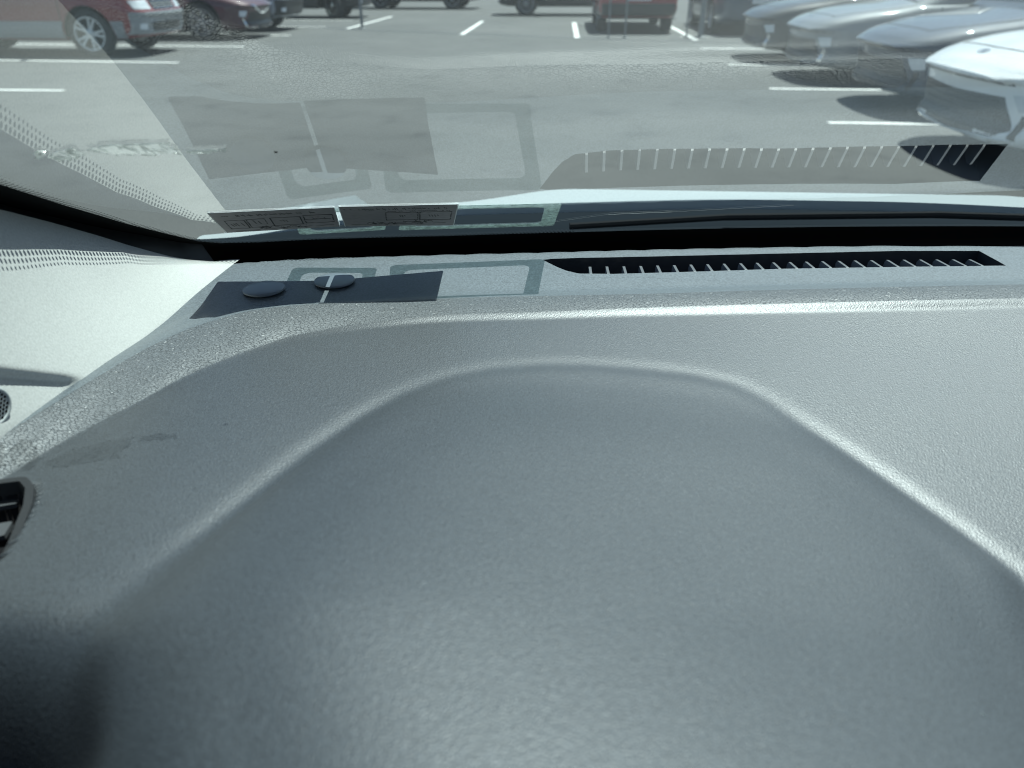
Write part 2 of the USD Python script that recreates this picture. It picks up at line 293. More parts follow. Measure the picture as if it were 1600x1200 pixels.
def car_common(t, K, paint_m, rims, style):
    B = Body(K); r = K['r']; m = B.m
    cuts, liners = [], []
    for x in (K['xf'], K['xr']):
        for sg in (-1, 1):
            w = float(K['ww']); cuts.append(cyl(r + .055, (x, sg * (w - .26), r), (x, sg * (w + .4), r), 40))
            ph = np.linspace(math.radians(-8), math.radians(188), 26); a = np.stack([x + (r + .053) * np.cos(ph), np.full(26, sg * (w - .255)), r + (r + .053) * np.sin(ph)], 1); b = a.copy(); b[:, 1] = sg * (w - .035)
            ci = np.tile([x, sg * (w - .255), r], (26, 1)); P = np.stack([b, a, ci]); liners.append(grid_mesh(P, sg > 0))
    try:
        body = trimesh.boolean.difference([m, *cuts], engine='manifold')
    except Exception as ex:
        print('boolean failed', ex); body = m
    obj('body', body, paint_m, t, 48)
    obj('wheel_arch_lining', liners, m_void, t)
    for x, st in ((K['xf'], K.get('steer', 0.)), (K['xr'], 0.)):
        for sg in (1, -1): wheel_parts(t, x, sg * (K['ww'] - .02), sg, r, .22, style, rims, st)
    # greenhouse
    g = K['gh']; S = np.linspace(g['s'][0], g['s'][-1], 50); zt = PchipInterpolator(g['s'], g['zt'])(S); wt = PchipInterpolator(g['s'], g['wt'])(S); zb = np.interp(S, K['s'], K['zs']) - .04; wb = np.interp(S, K['s'], K['w']) * .93 - .015
    vs = np.linspace(0, 1, 25); P = np.zeros((50, 49, 3))
    for i in range(50):
        h = max(zt[i] - zb[i], .002)
        y = PchipInterpolator([0, .5, .62, 1], [wb[i], wt[i], wt[i] * .86, 0])(vs); z = PchipInterpolator([0, .5, .62, 1], [zb[i], zb[i] + .86 * h, zb[i] + .965 * h, zb[i] + h])(vs)
        P[i, :25, 1], P[i, :25, 2] = y, z; P[i, 25:, 1], P[i, 25:, 2] = -y[-2::-1], z[-2::-1]; P[i, :, 0] = -S[i]
    obj('roof', grid_mesh(P), paint_m, t, 40)
    def patch(u0, u1, v0, v1, off=.004):
        i0, i1 = [int(np.argmin(abs(S - u))) for u in (u0, u1)]; j0, j1 = int(round(v0 * 48)), int(round(v1 * 48))
        Q = P[i0:i1 + 1, j0:j1 + 1]; mm = grid_mesh(Q); n = mm.vertex_normals.copy()
        cen = Q.reshape(-1, 3) - [Q[..., 0].mean(), 0, .6]
        if (n * cen).sum() < 0: n = -n
        mm.vertices = mm.vertices + n * off; return mm
    if 'ws' in g: obj('windscreen', patch(*g['ws'], .27, .73), m_darkglass, t, 40)
    if 'rs' in g: obj('rear_window', patch(*g['rs'], .27, .73), m_darkglass, t, 40)
    for a, b in g['sw']:
        obj('side_window', patch(a, b, .05, .23), m_darkglass, t, 40); obj('side_window', patch(a, b, .77, .95), m_darkglass, t, 40)
    for sg in (1, -1):
        x, y, z = g['mir']
        mr = trimesh.creation.icosphere(3, 1.0); mr.apply_scale([.06, .11, .075]); mr.apply_translation([x, sg * (y + .12), z]); ml = box(x - .02, x + .02, min(sg * (y - .06), sg * (y + .08)), max(sg * (y - .06), sg * (y + .08)), z - .06, z - .03)
        obj('mirror', [mr, ml], paint_m, t)
    return B

SEDAN = dict(s=[0, .02, .05, .10, .18, .45, .9, 1.25, 2.2, 3.4, 3.9, 4.4, 4.68, 4.75], w=[.63, .70, .755, .805, .848, .90, .92, .925, .925, .925, .92, .88, .80, .72], zb=[.20, .195, .19, .185, .18, .18, .18, .18, .18, .18, .19, .22, .28, .32],
             zs=[.595, .612, .632, .655, .682, .74, .80, .86, .90, .94, .97, .97, .94, .92], zt=[.625, .652, .678, .706, .738, .815, .89, .945, .95, .97, 1.00, 1.02, 1.02, 1.0],
             nz=[.18, .26, .34, .50, .585, .60, .64], nx=[-.02, .035, .0, .02, .035, .085, .06], tz=[.3, .6, .9, 1.0], tx=[-.02, .05, .06, .0], r=.335, xf=-.92, xr=-3.74, ww=.925, bow=.10,
             gh=dict(s=[1.12, 1.5, 1.95, 2.5, 3.1, 3.6, 4.05, 4.35], zt=[.93, 1.17, 1.38, 1.445, 1.42, 1.33, 1.15, 1.0], wt=[.70, .68, .62, .61, .61, .62, .66, .70], ws=(1.2, 1.98), rs=(3.4, 4.2), sw=[(1.75, 2.6), (2.68, 3.55)], mir=(-1.72, .86, 1.0)))
SUVK = dict(s=[0, .05, .2, .45, .9, 1.15, 2.2, 3.4, 3.9, 4.3, 4.5, 4.56], w=[.68, .76, .83, .86, .875, .875, .875, .875, .87, .86, .83, .78], zb=[.30, .29, .27, .26, .25, .25, .25, .25, .26, .30, .34, .38],
            zs=[.78, .84, .90, .94, .97, .99, 1.0, 1.02, 1.03, 1.03, 1.02, 1.0], zt=[.80, .88, .96, 1.01, 1.04, 1.06, 1.06, 1.06, 1.06, 1.06, 1.05, 1.03],
            nz=[.28, .36, .5, .60, .64, .68, .8], nx=[-.06, .0, .03, .05, .055, .03, -.02], tz=[.3, .6, .9, 1.0], tx=[0, .05, .04, .0], r=.35, xf=-.88, xr=-3.5, ww=.875, bow=.09,
            gh=dict(s=[1.0, 1.35, 1.8, 2.5, 3.3, 4.0, 4.3, 4.52], zt=[1.05, 1.30, 1.57, 1.63, 1.62, 1.58, 1.5, 1.06], wt=[.70, .68, .64, .63, .63, .63, .64, .70], ws=(1.06, 1.75), rs=(4.28, 4.5), sw=[(1.6, 2.35), (2.42, 3.15), (3.22, 4.05)], mir=(-1.5, .82, 1.08)))
GRP = 'cars parked in the stalls of the lot'

def lot_sedan(x, y, rz, paint_m, label, K=SEDAN, trim=None, style=(10, False), rims=None, tall=1.0, badge=True):
    t = thing('parked_car', label, 'car', (x, y, 0), rz, GRP)
    K = dict(K)
    B = car_common(t, K, paint_m, rims or m_rim, style)
    obj('light_bar', B.front(Polygon([(-.82, .575), (0, .566), (.82, .575), (.82, .605), (0, .594), (-.82, .605)]), -.004, .03), m_grille, t)
    gp = Polygon([(-.60, .50), (0, .485), (.60, .50), (.70, .30), (.60, .245), (0, .215), (-.60, .245), (-.70, .30)])
    gr = obj('grille', B.front(gp, .003, .02), m_grille, t)
    for z in (.27, .32, .37, .42, .46):
        obj('grille_bar', B.front(rect(-.56, .56, z, z + .008), .009, .01), m_black, gr)
    for sg in (1, -1):
        p = Polygon([(.66, .52), (.80, .53), (.80, .43), (.71, .42)])
        obj('headlight', B.front(p if sg > 0 else mirror(p), .004, .02), m_lamp, t)
        a = Polygon([(.735, .40), (.765, .40), (.735, .24), (.70, .25)])
        obj('bumper_fin', B.front(a if sg > 0 else mirror(a), .008, .02), trim or m_black, t)
    obj('bumper_lip', B.front(Polygon([(-.72, .215), (0, .185), (.72, .215), (.73, .24), (0, .207), (-.73, .24)]), .02, .05), trim or paint_m, t)
    # hood shut lines
    for sg in (1, -1):
        ln = LineString([(-.22, sg * .55), (-.5, sg * .72), (-1.1, sg * .78)]).buffer(.005)
        obj('bonnet_seam', B.top(ln, .002, .004), m_void, t)
    obj('bonnet_seam', B.top(LineString([(-.235, -.55), (-.20, 0), (-.235, .55)]).buffer(.005), .002, .004), m_void, t)
    if badge:
        ring = Point(0, 0).buffer(1, 24); ring = ring.difference(Point(0, 0).buffer(.84, 24))
        from shapely import affinity
        H = unary_union([LineString([(-.42, -.62), (-.20, .62)]).buffer(.11, cap_style=2), LineString([(.20, -.62), (.42, .62)]).buffer(.11, cap_style=2), LineString([(-.3, -.12), (.3, .12)]).buffer(.10, cap_style=2)])
        em = affinity.scale(unary_union([ring, H]), .033, .062, origin=(0, 0)); em = affinity.translate(em, -.115, 0); em = affinity.rotate(em, 0)
        obj('emblem', B.top(em, .004, .005, .008), m_chrome, t)
    for sg in (1, -1):
        for x0 in (-1.35, -2.55, -3.35):
            obj('door_seam', B.side(LineString([(x0, .32), (x0, .86)]).buffer(.005), sg, .002, .004), m_void, t)
        obj('sill', B.side(rect(-3.25, -1.35, .20, .27), sg, .006, .02), m_black, t)
        for x0 in (-2.35, -3.2): obj('door_handle', B.side(rect(x0, x0 + .2, .82, .845), sg, .03, .04), paint_m, t)
        obj('tail_light', B.rear(Polygon([(sg * .45, .86), (sg * .74, .87), (sg * .74, .95), (sg * .45, .93)]), .006, .02), m_tail, t)
    obj('licence_plate', B.rear(rect(-.26, .26, .62, .74), .012, .02), m_plate, t)
    return t, B

p_white = m_white
p_blue = paint('steel_blue_paint', (.026, .040, .062), .1, .55); p_silver = paint('silver_paint', (.17, .185, .195), .1, .55); p_dark = paint('graphite_paint', (.014, .018, .022), .1, .6)
lot_sedan(2.94, 6.10, 180, p_white, 'white sedan nearest on the right, pointed nose with emblem and large dark grille')
lot_sedan(3.20, 8.50, 180, p_blue, 'steel blue sedan with chrome nose emblem, between the white and the silver car')
lot_sedan(3.08, 10.92, 180, p_silver, 'silver sedan with bright bonnet, between the steel blue and the dark grey sedan', trim=m_chrome)
lot_sedan(2.98, 13.30, 180, p_dark, 'dark grey sedan with pale lower trim, farthest nose of the right row', trim=m_chrome)

def lot_suv(x, y, rz, paint_m, label, front=True, clad=None, style=(5, True), rims=None, K=None, cat='SUV', ledge=None):
    t = thing('parked_car', label, cat, (x, y, 0), rz, GRP); K = dict(K or SUVK)
    B = car_common(t, K, paint_m, rims or m_rim, style); clad = clad or m_black; zc = .53
    holes = unary_union([Point(K['xf'], K['r']).buffer(K['r'] + .07), Point(K['xr'], K['r']).buffer(K['r'] + .07)])
    cl = rect(-4.35, -.30, .28, zc).difference(holes)
    for sg in (1, -1):
        obj('side_cladding', B.side(cl, sg, .012, .03), clad, t)
        for x0 in (-1.28, -2.35, -3.3): obj('door_seam', B.side(LineString([(x0, .55), (x0, .95)]).buffer(.006), sg, .002, .004), m_void, t)
        for x0 in (-2.2, -3.15): obj('door_handle', B.side(rect(x0, x0 + .2, .86, .89), sg, .03, .04), clad, t)
    obj('bumper', B.front(Polygon([(-.80, .33), (.80, .33), (.82, .60), (0, .605), (-.82, .60)]), .014, .03), clad, t)
    lg = obj('bumper_ledge', B.front(Polygon([(-.82, .60), (0, .607), (.82, .60), (.82, .655), (0, .665), (-.82, .655)]), .03, .06), ledge or clad, t)
    obj('lower_grille', B.front(Polygon([(-.45, .37), (.45, .37), (.5, .50), (-.5, .50)]), .018, .01), m_grille, t)
    gr = obj('grille', B.front(Polygon([(-.36, .68), (.36, .68), (.40, .83), (-.40, .83)]), .004, .02), m_grille, t)
    for k in range(5): obj('grille_bar', B.front(rect(-.37, .37, .695 + k * .027, .703 + k * .027), .012, .012), m_chrome if k in (0, 4) else m_grey, gr)
    for sg in (1, -1):
        p = Polygon([(.43, .69), (.76, .70), (.77, .82), (.46, .83)])
        obj('headlight', B.front(p if sg > 0 else mirror(p), .008, .02), m_lamp, t)
        q = Polygon([(.62, .40), (.74, .41), (.74, .49), (.60, .49)])
        obj('fog_light', B.front(q if sg > 0 else mirror(q), .018, .02), m_lamp, t)
        obj('tail_light', B.rear(Polygon([(sg * .58, .72), (sg * .80, .72), (sg * .80, 1.0), (sg * .62, 1.0)]), .008, .02), m_tail, t)
    obj('rear_bumper', B.rear(rect(-.80, .80, .36, .60), .03, .06), clad, t)
    obj('licence_plate', B.rear(rect(-.26, .26, .66, .80), .015, .02), m_plate, t)
    return t, B
p_red = paint('red_paint', (.17, .010, .014), .0, .5); p_maroon = paint('maroon_paint', (.060, .008, .015), .1, .5); p_pale = paint('pale_silver_paint', (.26, .29, .32), .15, .5)
p_black = paint('black_paint', (.014, .016, .019), .2, .3); p_grey = paint('dark_grey_paint', (.035, .045, .048), .4, .35); p_deepred = paint('deep_red_paint', (.26, .016, .026), .0, .5); p_navy = paint('navy_paint', (.035, .060, .095), .4, .3)
lot_suv(-6.62, 13.56, 0, p_red, 'red and grey two tone wagon with silver bumper ledge at the left edge', clad=m_grey, ledge=p_silver)
t, B = lot_sedan(-6.20, 16.95, 0, p_maroon, 'dark maroon sedan with chrome nose trim parked beyond the red and grey wagon', style=(5, True), rims=m_rimdark, trim=m_chrome, badge=False)
obj('chrome_wing', B.front(Polygon([(-.62, .64), (-.5, .64), (-.1, .50), (.1, .50), (.5, .64), (.62, .64), (.16, .455), (-.16, .455)]), .014, .02), m_chrome, t)
lot_suv(-6.25, 19.3, 0, p_pale, 'pale silver car nose beyond the dark maroon sedan', style=(7, False))
K2 = dict(SUVK); K2['steer'] = -38.
lot_suv(-5.75, 24.6, 0, p_black, 'black car with front wheels turned, at the far end of the left row', K=K2, rims=m_chrome, style=(6, False))
lot_suv(-2.95, 30.3, -4, p_black, 'black car seen side on in the far background left of the lane', rims=m_rimdark, style=(6, False))
lot_suv(-1.98, 26.35, 180, p_grey, 'dark grey car seen side on crossing the far end of the lane', rims=m_rimdark, style=(14, False), K=dict(SUVK, r=.34))
lot_suv(1.66, 22.9, 90, p_deepred, 'dark red car seen from behind in the far stall, right of the lane', rims=m_rimdark)
lot_sedan(4.2, 22.5, 90, p_navy, 'dark blue car behind the dark grey sedan, right of the dark red car', style=(6, False), badge=False)

# ------------------------------------------------------------------ the car we sit in
D = {"front": [[-0.3434, 0.7708], [-0.263, 0.7905], [-0.1927, 0.8012], [-0.0491, 0.8208], [0.0978, 0.8409], [0.2476, 0.8591], [0.3984, 0.8728], [0.5467, 0.8793]],
     "s1": [[-0.3541, 0.3825], [-0.3459, 0.4209], [-0.336, 0.4641], [-0.3235, 0.5118], [-0.3039, 0.5558], [-0.2638, 0.5969], [-0.1839, 0.6233], [-0.0987, 0.6467], [-0.0091, 0.6583], [0.0817, 0.6685], [0.2052, 0.6856], [0.3311, 0.7014], [0.4587, 0.7158]],
     "s2": [[-0.3348, 0.3542], [-0.3207, 0.3981], [-0.3005, 0.4428], [-0.2774, 0.496], [-0.2438, 0.5421], [-0.2238, 0.5632], [-0.1752, 0.5884], [-0.0941, 0.6127], [-0.0084, 0.625], [0.0791, 0.6391], [0.1981, 0.6552], [0.3193, 0.6701], [0.442, 0.6837]],
     "ridge": [[-0.216, 0.2136], [-0.1967, 0.2243], [-0.1817, 0.2861], [-0.1661, 0.334], [-0.1508, 0.3798], [-0.1303, 0.4277], [-0.1074, 0.4686], [-0.0787, 0.4984], [-0.046, 0.517], [-0.0062, 0.5289], [0.0295, 0.5326], [0.0701, 0.532], [0.1102, 0.5288], [0.1434, 0.5186], [0.1638, 0.4995], [0.1811, 0.4736], [0.2044, 0.4442], [0.2281, 0.4121], [0.2546, 0.3763], [0.2772, 0.3425]],
     "inner_left": [[-0.211, 0.2363], [-0.1996, 0.2152], [-0.185, 0.1935], [-0.1681, 0.1718]],
     "vent_top": [[-0.0133, 0.7885], [-0.0049, 0.7921], [0.0234, 0.7969], [0.0947, 0.8054], [0.2539, 0.8257], [0.3869, 0.8425], [0.4813, 0.8481]],
     "vent_bot": [[-0.0133, 0.7885], [0.0024, 0.7671], [0.0127, 0.7559], [0.0261, 0.7481], [0.063, 0.7494], [0.1582, 0.7627], [0.2414, 0.7754], [0.3666, 0.7888], [0.4868, 0.8]],
     "sensor": [[-0.2874, 0.6801], [-0.2235, 0.7065]],
     "border": [[-0.3469, 0.7706], [-0.3502, 0.7171], [-0.352, 0.6596], [-0.3509, 0.5925], [-0.3469, 0.5309], [-0.3456, 0.4416], [-0.3465, 0.3761]],
     "lvent": [[-0.3231, 0.3367], [-0.3079, 0.3414], [-0.2983, 0.3334], [-0.2893, 0.3176], [-0.2766, 0.2845], [-0.2714, 0.2665]],
     "scuffs": [[-0.3146, 0.3556], [-0.2976, 0.3715], [-0.2799, 0.3891], [-0.2653, 0.3915], [-0.2636, 0.3864], [-0.2737, 0.3815], [-0.2897, 0.3651], [-0.3087, 0.3507], [-0.2414, 0.4253], [-0.2364, 0.4272], [-0.2316, 0.4192], [-0.234, 0.4143], [-0.1067, 0.4392], [-0.1031, 0.4437], [0.0358, 0.1214], [-0.2083, 0.6238], [-0.1888, 0.6176], [-0.1924, 0.6088]],
     "blade1": [[-0.3479, 0.3326], [-0.3168, 0.3442], [-0.3106, 0.3324], [-0.3396, 0.3213]],
     "blade2": [[-0.3295, 0.3074], [-0.303, 0.3167], [-0.3, 0.3049], [-0.3199, 0.2943]],
     "sparkle": [[0.1783, 0.2112]],
     "edge": [[-0.3537, 0.4083], [-0.365, 0.4453], [-0.3741, 0.4849], [-0.3834, 0.5572], [-0.3877, 0.6435], [-0.3838, 0.698], [-0.378, 0.7477], [-0.3633, 0.7672], [-0.3289, 0.779], [-0.2599, 0.7886], [-0.122, 0.8213], [0.0235, 0.8441], [0.2481, 0.8727], [0.5603, 0.9125]],
     "st1": [[-0.3048, 0.6302], [-0.1972, 0.6461], [-0.219, 0.7295], [-0.3315, 0.7186]],
     "st2": [[-0.1917, 0.6453], [-0.0894, 0.6687], [-0.1075, 0.763], [-0.213, 0.7318]],
     "ring1": [[-0.2373, 0.6455], [-0.1514, 0.6595], [-0.1806, 0.7657], [-0.272, 0.7597]],
     "ring2": [[-0.1329, 0.6658], [0.0051, 0.6943], [-0.0024, 0.8033], [-0.1687, 0.7739]],
     "residue": [[-0.2736, 0.4308], [-0.2596, 0.4254], [-0.2454, 0.4272], [-0.224, 0.4312], [-0.2295, 0.453], [-0.248, 0.45], [-0.2638, 0.4431]],
     "residue2": [[-0.3019, 0.4376], [-0.2876, 0.4275], [-0.2779, 0.425], [-0.281, 0.4372], [-0.2903, 0.4449], [-0.3003, 0.4462]],
     "curl": [[-0.3053, 0.4288], [-0.2991, 0.425], [-0.2963, 0.4274], [-0.3022, 0.4329], [-0.308, 0.4371], [-0.3053, 0.4318]],
     "residue3": [[-0.2231, 0.449], [-0.2005, 0.4516], [-0.2024, 0.4571], [-0.2218, 0.4539]],
     "scratch": [[-0.0127, 0.7861], [0.0529, 0.7582], [0.118, 0.7624], [0.2373, 0.7589]],
     "chip": [[-0.1754, 0.4686]],
     "hood_top": [[-0.5143, 1.02, 0.914], [-0.4612, 1.1, 0.8996], [-0.3812, 1.26, 0.8809], [-0.1759, 1.36, 0.8724], [0.0365, 1.42, 0.8777], [0.4054, 1.47, 0.8828], [0.8942, 1.5, 0.8924]],
     "hood_bot": [[-0.5058, 1.0, 0.913], [-0.437, 1.04, 0.9129], [-0.3341, 1.1, 0.9169], [-0.149, 1.15, 0.9227], [0.0311, 1.18, 0.9234], [0.3375, 1.21, 0.9243], [0.7362, 1.22, 0.9311]],
     "cowl_mid": [[-0.4913, 0.97, 0.9195], [-0.4218, 1.0, 0.9165], [-0.3208, 1.05, 0.9158], [-0.1419, 1.09, 0.9194], [0.0302, 1.11, 0.9184], [0.3218, 1.14, 0.9197], [0.7011, 1.15, 0.9273]],
     "pillar_q": [[-0.3849, 0.4786, 1.0804], [-0.3883, 0.5137, 1.0685], [-0.3916, 0.5531, 1.0546], [-0.3927, 0.5943, 1.0389], [-0.3933, 0.6407, 1.0211], [-0.3895, 0.6865, 1.0022], [-0.3838, 0.7357, 0.9794], [-0.3686, 0.7578, 0.9616]]}
Z0, E = .97, .0096
A = {k: np.array(v) for k, v in D.items()}
def glass_z(x, y): return 1.06 - .48996 * (y - .7) + .0739 * (x - .05) - .0662 * (x - .05) ** 2 / 2 - .1518 * (y - .7) ** 2 / 2
def on_glass(off):
    """points on the windscreen moved off metres towards the cabin"""
    def fn(p):
        x, y = p[:, 0], p[:, 1]; n = np.c_[-(.0739 - .0662 * (x - .05)), .48996 + .1518 * (y - .7), np.ones(len(p))]; n /= np.linalg.norm(n, axis=1, keepdims=True)
        return np.c_[x, y, glass_z(x, y)] - n * off
    return fn
car = thing('car', 'car around the camera, grey grained dashboard below its windscreen, white bonnet outside', 'car')
def curve(name, lo=None, hi=None):
    a = A[name]; a = a[np.argsort(a[:, 0])]
    f = PchipInterpolator(a[:, 0], a[:, 1]); x0, x1 = a[0, 0], a[-1, 0]; s0 = lo if lo is not None else f.derivative()(x0); s1 = hi if hi is not None else f.derivative()(x1)
    return lambda x: np.where(x < x0, a[0, 1] + s0 * (x - x0), np.where(x > x1, a[-1, 1] + s1 * (x - x1), f(np.clip(x, x0, x1))))
fF, fS1, fS2 = curve('front', .4, .0), curve('s1', 2.6, .05), curve('s2', 2.4, .05)
IL1, IL2, IL3 = A['inner_left'][1:].tolist()
ridge = np.vstack([A['ridge'][1:], [[.262, .22], [.285, .12], [.29, .0], [.29, -.05], [-.13, -.05], [-.13, .10], IL3, IL2, IL1]])
bell = Polygon(ridge).buffer(0)
STEP = .0025
gx, gy = np.arange(-.46, 1.22, STEP), np.arange(.02, .98, STEP)
X, Y = np.meshgrid(gx, gy, indexing='ij')
import shapely
bb = np.array([bell.exterior.interpolate(t).coords[0] for t in np.linspace(0, bell.length, 3000)])
dist = cKDTree(bb).query(np.c_[X.ravel(), Y.ravel()])[0].reshape(X.shape); ins = shapely.contains_xy(bell, X, Y); sd = np.where(ins, dist, -dist)
side_w = smoothstep(.50, .40, Y) * (1 - .75 * smoothstep(-.10, -.19, X) * smoothstep(.34, .24, Y))
sg_ = np.clip(sd - .003, 0, 1)
inner = (.003 + .0095 * side_w) * (1 - np.exp(-sg_ / .032)) + (.10 * np.clip(.46 - Y, 0, .44) + .17 * np.clip(.46 - Y, 0, .44) ** 2) * (1 - np.exp(-sg_ / .05))
in_s = gaussian_filter(np.where(ins, inner, 0), 11); wi = smoothstep(.018, .060, sd); inner = inner * (1 - wi) + in_s * wi
groove = -(.0013 + .0015 * side_w) * np.exp(-((sd - .001) / .0065) ** 2)
fall = smoothstep(.0, .13, .240 - Y) ** 1.2 * smoothstep(-.150, -.255, X)
outer = -.30 * fall
dd = np.clip(fS2(X) - Y, 0, 1)
pad = E - .0036 - (-.06 + .20 * smoothstep(-.25, .45, X)) * np.minimum(dd, .40) + np.where(ins, inner, outer) + groove * (1 - smoothstep(.26, .20, Y) * (X < 0))
pad = gaussian_filter(pad, 2.0)
soft = smoothstep(-.10, -.15, X) * smoothstep(.30, .25, Y) * smoothstep(.16, .20, Y); pad = pad * (1 - soft) + gaussian_filter(pad, 2.6) * soft
pad = pad + .0015 * (meshkit.noise(np.stack([X * 6, Y * 6, 0 * X], -1)) - .5)
# roll down from the strip to the pad
S1, S2, FF = fS1(X), fS2(X), fF(X)
def slope_of(f): 
    h = 1e-3; return np.sqrt(1 + ((f(gx + h) - f(gx - h)) / (2 * h)) ** 2)[:, None]
d2 = (Y - S2) / slope_of(fS2); d1 = (Y - S1) / slope_of(fS1)
w_strip = smoothstep(-.012, .001, d2)
strip_top = E + (.002 + .008 * smoothstep(-.10, -.24, X)) * (np.clip((Y - S2) / np.maximum(S1 - S2, 1e-4), 0, 1) - .3) + .0010 * np.sin(np.clip((Y - S2) / np.maximum(S1 - S2, 1e-4), 0, 1) * math.pi)
Hm = pad * (1 - w_strip) + strip_top * w_strip
w_shelf = smoothstep(-.004, .042, d1) * 1.0
left_lift = E * .95 * smoothstep(.66, .40, Y)
shelf_h = left_lift * smoothstep(-.20, -.29, X)
w2 = np.where(d1 > -.004, np.clip(w_shelf, 0, 1), 0)
Hm = Hm * (1 - w2) + np.minimum(shelf_h, Hm) * w2
Hm -= .010 * smoothstep(.0, .012, -(FF - Y) + .012)           # the front edge rolls down towards the glass
# driver's side vent opening
lv = Polygon(np.vstack([A['lvent'][1:], [[-.30, .235], [-.36, .25], [-.40, .31], [-.36, .335]], A['lvent'][:1]])).buffer(-.006).buffer(.006)
din = shapely.contains_xy(lv.buffer(-.0045), X, Y); Hm = np.where(din, Hm - .045, Hm)
ZZ = Z0 + Hm
def height(x, y):
    i = np.clip((np.asarray(x) - gx[0]) / STEP, 0, len(gx) - 1.001); j = np.clip((np.asarray(y) - gy[0]) / STEP, 0, len(gy) - 1.001)
    a, b = i.astype(int), j.astype(int); u, v = i - a, j - b
    return ZZ[a, b] * (1 - u) * (1 - v) + ZZ[a + 1, b] * u * (1 - v) + ZZ[a, b + 1] * (1 - u) * v + ZZ[a + 1, b + 1] * u * v
def ribbon(f0, f1, n, x0, x1, nx, pw=1.):
    xs = np.linspace(x0, x1, nx); t = np.linspace(0, 1, n)[:, None]; y0, y1 = f0(xs), np.maximum(f1(xs), f0(xs) + 1e-4); yy = y0 + (y1 - y0) * t; xx = np.broadcast_to(xs, yy.shape)
    return np.stack([xx, yy, height(xx, yy)], -1)
# pad: everything nearer than the strip
near = lambda x: np.full_like(x, .03)
pm = ribbon(near, lambda x: np.maximum(fS2(x), .035), 260, -.45, 1.2, 640)
vent_hole_px = lv.buffer(-.003)
def cut(mesh, poly):
    c = mesh.triangles_center; k = ~shapely.contains_xy(poly, c[:, 0], c[:, 1]); mesh.update_faces(k); mesh.remove_unreferenced_vertices(); return mesh
obj('dashboard_pad', cut(grid_mesh(pm, True), lv.buffer(-.004)), m_pad, car, True)
obj('dashboard_strip', grid_mesh(ribbon(fS2, fS1, 34, -.42, 1.2, 700), True), m_strip, car, True)
# shelf under the glass, with the long defroster opening
vt, vb = A['vent_top'], A['vent_bot']
vpoly = Polygon(np.vstack([vt[::-1], vb[1:-1], [[.4868, .8]]])).buffer(0)
xs = np.linspace(-.42, 1.2, 1300); shelf = ribbon(fS1, fF, 110, -.42, 1.2, 1200)
poly_all = Polygon(np.vstack([np.c_[xs, np.maximum(fF(xs), fS1(xs) + .001)], np.c_[xs, fS1(xs)][::-1]])).buffer(0).difference(vpoly)
def on_dash(p): return np.c_[p, height(p[:, 0], p[:, 1])]
pts, fc = flat_tri(poly_all, .0055)
P3 = on_dash(pts); a = P3[fc]; nz = np.cross(a[:, 1] - a[:, 0], a[:, 2] - a[:, 0])[:, 2]; fc[nz < 0] = fc[nz < 0][:, ::-1]
obj('defroster_panel', trimesh.Trimesh(P3, fc, process=False), m_shelf, car, True)
# walls and floor of the opening
ring = np.array(vpoly.exterior.coords); top = on_dash(ring); bot = top - [0, 0, .030]; W = grid_mesh(np.stack([top + [0, 0, .0], bot]))
vent = obj('defroster_vent', W, m_black, car, 20)
fl = Polygon(ring).buffer(.002); obj('vent_floor', slab(fl, lambda p: np.c_[p, np.full(len(p), Z0 - .028)], .02, 0, .003, (0, 0, 1)), m_void, vent)
yb = PchipInterpolator(vb[:, 0], vb[:, 1]) if np.all(np.diff(vb[:, 0]) > 0) else None
ytop = PchipInterpolator(vt[:, 0], vt[:, 1])
for k in range(25):
    x = .0385 + k * .01845
    if x > .478: break
    y0 = float(yb(x)); y1 = y0 + .70 * (float(ytop(x)) - y0)
    z = Z0 - .0022; w = .0014
    pr = Polygon([(y0 - .001, z), (y0 + .004, z + .0012), (y1 - .004, z - .0015), (y1, z - .006), (y1, z - .020), (y0 - .001, z - .020)])
    sl = trimesh.creation.extrude_polygon(pr, 2 * w, engine='earcut')
    sl.vertices = sl.vertices[:, [2, 0, 1]] * [1, 1, 1] + [x - w, 0, 0]; sl.fix_normals()
    obj('slat', sl, m_slat, vent, False)
lip = LineString(vb[2:-1]).buffer(.0011)
# round light sensors
for x, y in A['sensor']:
    R = .0205; z = float(height(x, y))
    pr = [(0, .0), (R * .72, 0), (R * .72, .0018), (R * .97, .0021), (R, .0029), (R * .985, .0036)] + [(R * math.cos(a), .0036 + .0017 * math.sin(a)) for a in np.linspace(.18, math.pi / 2 - .01, 9)] + [(0, .0053)]
    m = trimesh.creation.revolve(pr, sections=48); m.apply_translation([x, y, z - .0005])
    obj('light_sensor', m, m_sensor, car, 40)
# left air vent: bezel, dark duct, blades
lvz = lambda p: on_dash(p)
bz = lv.buffer(.001).difference(lv.buffer(-.0034))
def off_dash(o):
    zf = float(np.median(height(*np.array(lv.buffer(.006).intersection(Polygon([(-.335, .2), (-.2, .2), (-.2, .5), (-.335, .5)])).exterior.coords).T)))
    return lambda p: np.c_[p, np.full(len(p), zf) - np.clip((.30 - p[:, 1]), 0, 1) * .0 + o]
av = obj('air_vent', slab(bz, off_dash(.0), .004, .0035, .009, (0, 0, 1)), m_black, car, 30)
obj('duct', slab(lv.buffer(-.002), off_dash(-.034), .01, 0, .004, (0, 0, 1)), m_void, av)
for k in ('blade1', 'blade2'):
    pl = Polygon(A[k]).buffer(-.001).buffer(.001).intersection(lv.buffer(-.0035))
    obj('blade', slab(pl, off_dash(-.009), .006, 0, .003, (0, 0, 1)), m_blade, av, 30)

